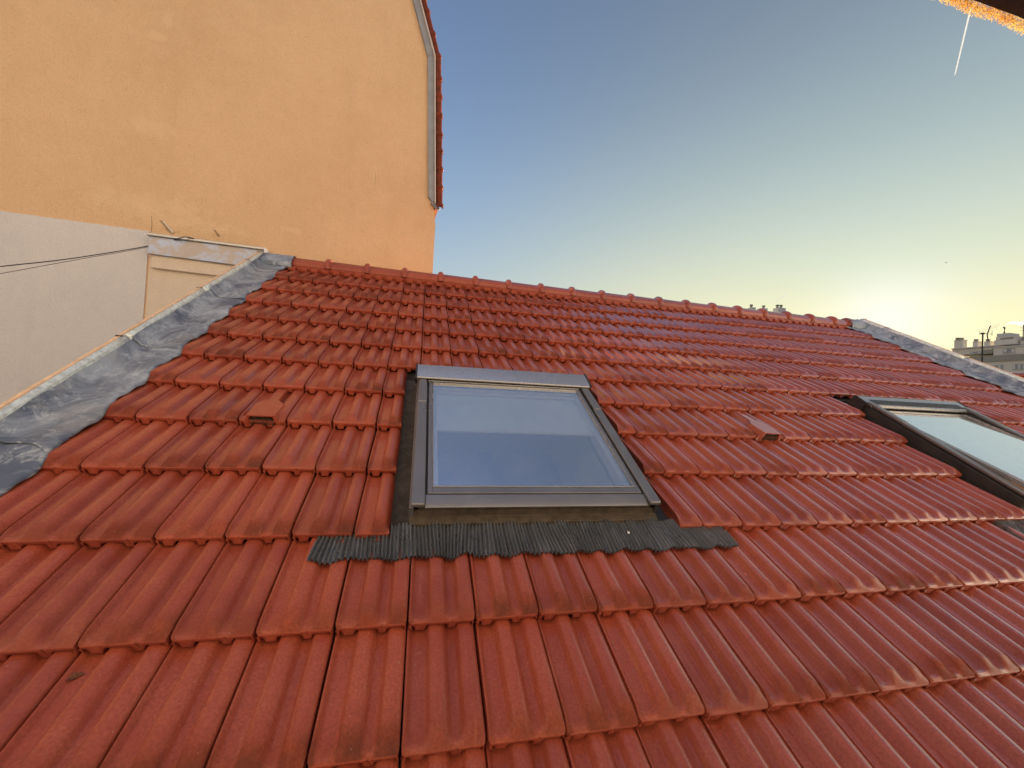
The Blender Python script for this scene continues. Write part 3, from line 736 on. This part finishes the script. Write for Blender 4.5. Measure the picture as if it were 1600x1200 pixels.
# ------------------------------------------------------------------ cables
def cable(pts, r, label, name='cable'):
    P = [at(x, y, d_) if d_ else WP(x, y, off) for x, y, d_, off in pts]
    # smooth through the points
    out = []
    for i in range(len(P)-1):
        p0, p1, p2, p3 = P[max(i-1, 0)], P[i], P[i+1], P[min(i+2, len(P)-1)]
        for k in range(8):
            t = k/8; out.append(.5*((2*p1)+(p2-p0)*t+(2*p0-5*p1+4*p2-p3)*t*t+(3*p1-p0-3*p2+p3)*t**3))
    out.append(P[-1]); m = MB(); m.tube(out, r, 6)
    o = m.build(name, M['black'] if r > .004 else M['dirty'], None, base=out[-1]); return tag(o, label, 'cable')
cable([(-500, 470, 2.6, 0), (-200, 440, 3.0, 0), (0, 416.5, 3.5, 0), (100, 405.5, 3.8, 0), (200, 390, 4.2, 0), (250, 380.5, 4.5, 0), (281, 372, 0, .16), (292, 370.3, 0, .15), (303, 373, 0, .126)], .0048,
      'thicker black cable sagging from the zinc band across the grey wall')
cable([(-500, 496, 2.62, 0), (-200, 460, 3.05, 0), (0, 427.5, 3.5, 0), (80, 413, 3.75, 0), (150, 400.5, 4.0, 0), (200, 392, 4.2, 0), (250, 382, 4.5, 0), (281, 373.5, 0, .15)], .0028,
      'thin lower cable running just under the thicker cable at left')

# ==================================================================  HOUSE OVERHEAD (its eave edge shows top right; an unseen wall behind the viewpoint is added for bounced sunlight)
own = thing('overhanging_house', 'house with dark eave beam and golden backlit fringe in the top right corner', 'house', (CAM.x, CAM.y-2.6, 0))
m = MB(); m.box(CAM.x-9, CAM.x+13, CAM.y-2.3, CAM.y-1.7, 0, CAM.z+6.5); m.build('wall', M['render'], own, smooth=False)  # unseen wall, placed and sized to bounce sunlight onto roof and gable
hL = .42; dl = ray(1535, 24); pl = CAM+dl*(hL/dl.z); dirL = Vector((1, .02, 0)).normalized()
xl0, xl1 = -.5, 2.2
def EP(s, back, up): return pl+dirL*s+Vector((0, -back, up))
m = MB(); NS = 60; P = []
for i in range(NS+1):
    s = -0.16+(xl1+.16)*i/NS; w1 = .006*mn.noise((s*14, 0, 0)); w2 = .004*mn.noise((s*33, 4, 0))
    P.append([EP(s, .0048+w1*.15, .012+w2*.5), EP(s, .0075+w1*.15, .002), EP(s, .12, .0), EP(s, 1.8, .55), EP(s, 1.8, .70), EP(s, .10, .12), EP(s, .035+w1, .075)])
m.grid([r+[r[0]] for r in P]); m.add(P[0], [tuple(range(7))]); m.add(P[-1], [tuple(range(7))])
m.build('eave_beam', M['metal_dk'], own, sharp=40)
t = NT('golden_fibre'); t.t.nodes.remove(t.b)
p = t.geo(); col = t.mix(t.ramp(t.noise(p, 60, 3, .6), .35, .65), (.98, .74, .24), (.85, .46, .08))
tl = t.n('ShaderNodeBsdfTranslucent'); df = t.n('ShaderNodeBsdfDiffuse'); t.l(col, tl.inputs[0]); t.l(col, df.inputs[0])
mx = t.n('ShaderNodeMixShader'); mx.inputs[0].default_value = .25; t.l(tl.outputs[0], mx.inputs[1]); t.l(df.outputs[0], mx.inputs[2]); t.l(mx.outputs[0], t.out.inputs[0])
m = MB()
for i in range(44000):
    s = random.uniform(-.16, .50) if i < 26000 else random.uniform(.50, 2.2); b = random.uniform(-.0015, .0062)+.0012*mn.noise((s*24, 0, 0)); u_ = random.uniform(-.002, .009)
    c0 = EP(s, b, u_); L = random.uniform(.001, .0032); th = random.gauss(.7, .6)
    dv = Vector((math.cos(th)*.9, math.sin(th)*.5, random.uniform(-.45, .45)))*L; sd = (dv.cross(SUN+Vector((random.gauss(0, .35), random.gauss(0, .35), random.gauss(0, .35))))).normalized()*random.uniform(.00015, .0004)
    m.add([c0-sd, c0+sd, c0+dv+sd*.3, c0+dv-sd*.3], [(0, 1, 2, 3)])
o = m.build('fringe', t.m, own, smooth=False, fix=False); o['kind'] = 'stuff'

# ==================================================================  FAR BUILDINGS
M['far'] = m_simple('far_cream_render', (.66, .62, .52), .9, 0, .06, .5, .1, .2)
M['far2'] = m_simple('far_grey_band', (.32, .31, .25), .9, 0, .08, .5, .1, .2)
M['farwin'] = m_simple('far_window', (.28, .29, .28), .35, 0, .3, 1.2, .05, .5)
M['farpale'] = m_simple('far_curtain', (.60, .58, .52), .7, 0, .1, 2, .05, .3)
PF = at(1488, 545.5, 85); NF = Vector((-1, 0, 0))
def fyz(px, py, off=0.): p = onplane(px, py, PF+NF*off, NF); return p.y, p.z
apt = thing('apartment_block', 'distant pale apartment block with grey balcony band and rooftop chimneys beyond the right verge', 'building', (PF.x, PF.y, 0))
def fbox(px0, px1, py0, py1, off0, off1, name, mat, parent=None, z0=None, pyr=None, bevel=0):
    """rectangle read at its middle; off is how far it stands out towards us"""
    mx_ = (px0+px1)/2; ya = fyz(px0, py0, off1)[0]; yb_ = fyz(px1, py0, off1)[0]; za = fyz(mx_, py0, off1)[1]; zb_ = fyz(mx_, py1, off1)[1] if z0 is None else z0
    m = MB(); x1_ = PF.x-off1; x0_ = PF.x-off0
    m.box(min(x0_, x1_), max(x0_, x1_), min(ya, yb_), max(ya, yb_), min(za, zb_), max(za, zb_)); return m.build(name, mat, parent or apt, smooth=False, bevel=bevel)
fbox(1487, 1700, 563, 0, -10, 0, 'wall', M['far'], z0=0)
fbox(1487, 1700, 553.0, 562.9, -9, .25, 'balcony_band', M['far2'])
fbox(1488, 1551, 543.6, 552.8, -9, -.9, 'upper_storey', M['far'])
fbox(1486, 1552, 542.0, 543.5, -9.5, -.5, 'cornice', M['farpale'])
fbox(1552.5, 1700, 538.6, 552.8, -9, -.05, 'upper_storey', M['far'])
fbox(1552.0, 1700, 536.8, 538.5, -9.2, .15, 'cornice', M['farpale'])
def fwin(x0, x1, y0, y1, off, n):
    f = fbox(x0, x1, y0, y1, off-.02, off+.03, 'window', M['farwin'])
    for i in range(n):
        a_ = x0+(x1-x0)*(i+.12)/n; b_ = x0+(x1-x0)*(i+.88)/n
        fbox(a_, b_, y0+.8, y1-.9, off+.031, off+.05, 'pane' if i % 2 else 'curtain', M['farwin'] if i % 2 else M['farpale'], f)
    fbox(x0-.6, x1+.6, y1, y1+.7, off, off+.12, 'sill', M['farpale'], f)
fwin(1567, 1586, 544.2, 551.8, -.05, 3); fwin(1550, 1568, 570.5, 579.5, 0, 4); fwin(1582.5, 1602, 568.5, 577.5, 0, 5); fwin(1516, 1533, 549.5, 552.6, -.9, 3)
fbox(1536, 1550.5, 546.5, 552.7, -.899, -.85, 'dark_panel', M['far2'])  # flat darker panel standing just proud of the upper storey
def fstack(x0, x1, yt, yb2, pots, off=-2.5):
    c = fbox(x0, x1, yt, yb2, off-1.2, off, 'chimney', M['far'])
    fbox(x0-.6, x1+.6, yt-.7, yt, off-1.3, off+.1, 'cap', M['farpale'], c)
    for q_ in pots:
        fbox(q_-1.9, q_+1.9, yt-3.6, yt-.75, off-.9, off-.3, 'chimney_pot', M['far2'], c); fbox(q_-2.4, q_+2.4, yt-4.1, yt-3.65, off-1., off-.2, 'chimney_pot', M['far2'], c)
fstack(1491, 1504.5, 531.8, 544, (1494.7, 1500.8)); fstack(1520, 1527.2, 534, 543, (1523.6,)); fstack(1537.5, 1546.8, 534, 542.5, (1542,)); fstack(1594, 1604, 532.4, 538, (1598,))
fbox(1553.5, 1588.5, 530.5, 538.6, -7, -2, 'penthouse', M['far']); fbox(1556, 1583, 525.5, 530.4, -6.5, -2.6, 'penthouse', M['far']); fbox(1557.5, 1577, 520.8, 525.4, -6, -3.2, 'penthouse', M['farpale'])
fbox(1563, 1583, 527.2, 530.2, -2.59, -2.5, 'dark_panel', M['far2'])  # flat darker panel on the penthouse face
m = MB(); y_, z_ = fyz(1568, 521, -3.4); y2, z2q = fyz(1568.6, 512, -3.4); y3, z3q = fyz(1566.8, 511, -3.4); X_ = PF.x+3.6
m.tube([(X_, y_, z_), (X_, y2, z2q), (X_, y3, z3q)], [.16, .14, .14], 8); m.build('flue', M['metal_dk'], apt)

# chimney pots peeping over the ridge
blk = thing('chimney_building', 'distant building of which only small capped chimney pots show above the ridge', 'building', (at(1205, 500, 60).x, at(1205, 500, 60).y, 0))
pt = at(1205, 492, 60); m = MB(); m.box(pt.x-4.5, pt.x+4.5, pt.y, pt.y+8, 0, pt.z); m.build('wall', M['far'], blk, smooth=False)
for (xa, xb, yt, pots) in ((1177.5, 1184, 479.5, (1180,)), (1196.5, 1202.5, 481, (1199.5,)), (1218.5, 1232.5, 479.8, (1221.3, 1228.3))):
    a = at(xa, yt, 60); b = at(xb, yt, 60); m = MB(); m.box(a.x, b.x, a.y+.2, a.y+1.2, pt.z-.3, a.z); c = m.build('chimney', M['farpale'], blk, smooth=False)
    for q_ in pots:
        p_ = at(q_, yt, 60); m = MB(); yy = a.y+.7
        m.tube([(p_.x, yy, p_.z), (p_.x, yy, p_.z+.28)], .16, 8); m.tube([(p_.x, yy, p_.z+.36), (p_.x, yy, p_.z+.46), (p_.x, yy, p_.z+.52)], [.26, .22, .06], 10)
        for s in range(4): m.box(p_.x-.15+.1*s-.02, p_.x-.15+.1*s+.02, yy-.14, yy-.1, p_.z+.26, p_.z+.38)
        m.build('chimney_pot', M['far2'], c)

# red roof beyond the verge
nb = thing('neighbour_house', 'house with a red ridge just showing beyond the lower right verge', 'house', (at(1590, 600, 15).x, at(1590, 600, 15).y, 0))
r0 = at(1580.5, 587.5, 15); dn_ = Vector((.55, -.83, 0)).normalized(); sd_ = Vector((dn_.y, -dn_.x, 0))
m = MB(); m.add([r0-sd_*3-Vector((0, 0, 1.8)), r0, r0+dn_*7, r0+dn_*7-sd_*3-Vector((0, 0, 1.8)), r0+sd_*3-Vector((0, 0, 1.8)), r0+dn_*7+sd_*3-Vector((0, 0, 1.8))], [(0, 1, 2, 3), (1, 4, 5, 2)])
m.build('roof', M['tile'], nb, smooth=False)
m = MB(); c = r0-Vector((0, 0, 2.0)); m.prism([Vector((c.x, c.y, 0))-sd_*2.7, Vector((c.x, c.y, 0))+sd_*2.7, c+sd_*2.7, r0-Vector((0, 0, .06)), c-sd_*2.7], dn_*6.9); m.build('wall', M['far'], nb, smooth=False)
for i in range(12): ridge_tile('ridge_tile', i*.38, i*.38+.40, nb, lambda u, x, y: r0+dn_*u+sd_*x+Vector((0, 0, y+.02)), rad=.13, seg=10)

# aerials
def aerial(px, yt, yb_, depth, label, sc=1.0, grid=True):
    b = at(px, yb_, depth); tpos = at(px, yt, depth); zb = max(0, b.z-3)
    t_ = thing('tv_aerial', label, 'antenna', (tpos.x, tpos.y, zb), 'television aerials on the skyline')
    m = MB(); m.tube([(tpos.x, tpos.y, zb), (tpos.x, tpos.y, tpos.z+.05)], .035*sc, 8); m.build('mast', M['black'], t_)
    k = depth/FPX; h = Vector((W_ @ [1, 0, 0])); h.z = 0; h.normalize(); up = Vector((0, 0, 1)); side = Vector((h.y, -h.x, 0))
    if grid:
        c = tpos; m = MB(); m.tube([c-h*5*k, c+h*15*k], .014*sc, 6)
        m.box(c.x-.06, c.x+.06, c.y-.06, c.y+.06, c.z-.04, c.z+.05); m.build('boom', M['metal_dk'], t_)
        for i, dx in enumerate((-4.6, 14.4)):
            m = MB(); m.tube([c+h*dx*k-up*2.6*k, c+h*dx*k+up*(4+i*2)*k], .011*sc, 5); m.build('element', M['metal_dk'], t_)
        m = MB(); pts = [c+h*(7.0+4.5*(abs(s-.45)*1.6)**2+(1.5 if s > .5 else 0))*k+up*(-11+24*s)*k for s in [i/12 for i in range(13)]]
        m.tube(pts, .028*sc, 6); m.build('reflector', M['metal_dk'], t_)
        for j in range(5):
            m = MB(); s0_ = c+h*(8+j*3.2)*k+up*(5+j*1.2)*k; m.tube([s0_, s0_+h*4*k+up*7*k], .006*sc, 4); m.build('element', M['metal_lt'], t_)
        for j in range(4):
            m = MB(); s0_ = c+h*(-3+j*3.0)*k+up*(1.0)*k; m.tube([s0_, s0_+h*4*k+up*7*k], .0055*sc, 4); m.build('element', M['metal_lt'], t_)
    else:
        for j, dz in enumerate((-2, -6, -10)):
            m = MB(); m.tube([tpos-h*5*k+up*dz*k, tpos+h*6*k+up*dz*k], .012*sc, 5); m.build('element', M['metal_dk'], t_)
aerial(1535.6, 521.3, 568, 24, 'dark television aerial with curved reflector standing before the distant apartment block')
aerial(1599.2, 506.5, 531, 78, 'tall thin aerial on the apartment block roof at the right picture edge', 2.2, False)

# ==================================================================  SKY THINGS
t = NT('ice_cloud'); t.t.nodes.remove(t.b); tl = t.n('ShaderNodeBsdfTranslucent'); df = t.n('ShaderNodeBsdfDiffuse')
tl.inputs[0].default_value = (.9, .95, 1, 1); df.inputs[0].default_value = (.9, .95, 1, 1); mx = t.n('ShaderNodeMixShader'); mx.inputs[0].default_value = .5
t.l(tl.outputs[0], mx.inputs[1]); t.l(df.outputs[0], mx.inputs[2]); t.l(mx.outputs[0], t.out.inputs[0])
def contrail(a, b, depth, ra, rb, label):
    A_, B_ = at(*a, depth), at(*b, depth); n = 24; m = MB()
    m.tube([A_.lerp(B_, i/n) for i in range(n+1)], [(ra+(rb-ra)*i/n)*depth/FPX*(1+.12*mn.noise((i*.8, 0, 0))) for i in range(n)]+[.05], 8)
    o = m.build('contrail', t.m, None, base=A_.lerp(B_, .5)); tag(o, label, 'contrail', 'aircraft trails in the sky')
contrail((1517, 12), (1491.6, 119), 9000, 1.15, .75, 'long bright white aircraft trail high in the sky beside the eave corner')
contrail((1208, 474), (1230, 458.5), 9000, .45, .7, 'short faint aircraft trail low above the chimney pots')
b0 = at(1478, 410.5, 70); m = MB()
m.tube([b0+Vector((-.16, 0, 0)), b0+Vector((-.06, 0, .0)), b0+Vector((.06, 0, .01)), b0+Vector((.15, 0, .03)), b0+Vector((.2, 0, .03))], [.01, .045, .05, .03, .008], 8)
m.add([b0+Vector((-.05, 0, .03)), b0+Vector((.06, 0, .03)), b0+Vector((.02, -.16, .12)), b0+Vector((-.05, -.30, .05)), b0+Vector((-.06, -.15, .10)),
       b0+Vector((.02, .16, .12)), b0+Vector((-.05, .30, .05)), b0+Vector((-.06, .15, .10))], [(0, 1, 2, 4), (4, 2, 3), (1, 0, 7, 5), (5, 7, 6)])
tag(m.build('bird', M['metal_dk'], None, base=b0), 'tiny dark bird flying in the yellow sky right of the sun', 'bird')
# steam plume above the apartment block
t = NT('steam'); t.t.nodes.remove(t.b); pv = t.n('ShaderNodeVolumePrincipled'); pv.inputs['Color'].default_value = (1, .93, .8, 1); pv.inputs['Density'].default_value = .5; pv.inputs['Anisotropy'].default_value = .7; t.l(pv.outputs[0], t.out.inputs['Volume'])
bm = bmesh.new(); dpt = 110
for i in range(34):
    f = i/33; px = 1571+f*60; py = 507.5-3.5*f**.6-1.5*math.sin(f*7)+random.uniform(-1.8, 1.8)*f**.5; r = (.8+3.4*min(1, f*2.2)*random.uniform(.55, 1))*dpt/FPX
    c = at(px, py, dpt+random.uniform(-.5, .5)); bmesh.ops.create_icosphere(bm, subdivisions=2, radius=r, matrix=Matrix.Translation(c)@Matrix.Diagonal((1.3, 1, .72, 1)))
for v in bm.verts: v.co += Vector((mn.noise(v.co*2.3), mn.noise(v.co*2.3+Vector((9, 0, 0))), mn.noise(v.co*2.3+Vector((0, 9, 0)))))*.22
me = bpy.data.meshes.new('steam_plume'); bm.to_mesh(me); bm.free()
sp_ = finish('steam_plume', me, t.m, None, base=at(1600, 503, dpt)); tag(sp_, 'golden lit steam plume drifting at the right edge above the apartment block', 'steam', kind='stuff')
rm_ = sp_.modifiers.new('join', 'REMESH'); rm_.mode = 'VOXEL'; rm_.voxel_size = .12

# ==================================================================  SMALL LOOSE THINGS
def roofpt(px, py, h=0.0):
    d = np.array([(px-800)/FPX, (py-600)/FPX, 1.]); n = R_[:, 2]; T2 = T_+h*n; X = d*((T2@n)/(d@n))-T2
    return float(X@R_[:, 0]), float(X@R_[:, 1])
u_, v_ = roofpt(108, 1051, .0); n_ = tile_top(u_/A, v_/A)+.001
m = MB(); P = []
for i in range(9):
    s = i/8; wdt = .010*math.sin(math.pi*min(1, s*.9+.08))**.7; row = []
    for j in range(5):
        c = (j-2)/2; row.append(RP(u_-.018+.036*s+.004*c, v_-.006+wdt*c+.012*s+.002*mn.noise((i*.9, j, 0)), n_+.003+.006*abs(c)**1.5+.004*math.sin(s*5)+.002*mn.noise((i, j*.8, 3))))
    P.append(row)
m.grid(P); o = m.build('dry_leaf', m_simple('withered_leaf', (.16, .055, .03), .8, 0, .4, 200, .3), None, base=RP(u_, v_, n_), fix=False); s_ = o.modifiers.new('t', 'SOLIDIFY'); s_.thickness = .0006
tag(o, 'small curled brown leaf lying on a tile near the lower left', 'leaf')
def crumb(px, py, h, r, label, seed, col=(.62, .60, .56)):
    u_, v_ = roofpt(px, py, h); c = RP(u_, v_, h); bm = bmesh.new(); bmesh.ops.create_icosphere(bm, subdivisions=2, radius=r, matrix=Matrix.Translation(c)@RROT@Matrix.Diagonal((1, 1.3, .55, 1)))
    for v in bm.verts: v.co += Vector((mn.noise(v.co*300), mn.noise(v.co*280+Vector((seed, 0, 0))), 0))*r*.45
    me = bpy.data.meshes.new('crumb'); bm.to_mesh(me); bm.free()
    tag(finish('mortar_crumb', me, m_simple('crumb', col, .9, 0, .2, 100, .2), None, base=c), label, 'debris')
crumb(982, 832, .014, .0055, 'whitish crumb of mortar on the right half of the pleated apron', 2)
crumb(1165, 897, .018, .0045, 'small red crumb in a tile channel right of the pleated apron', 5, (.5, .12, .07))
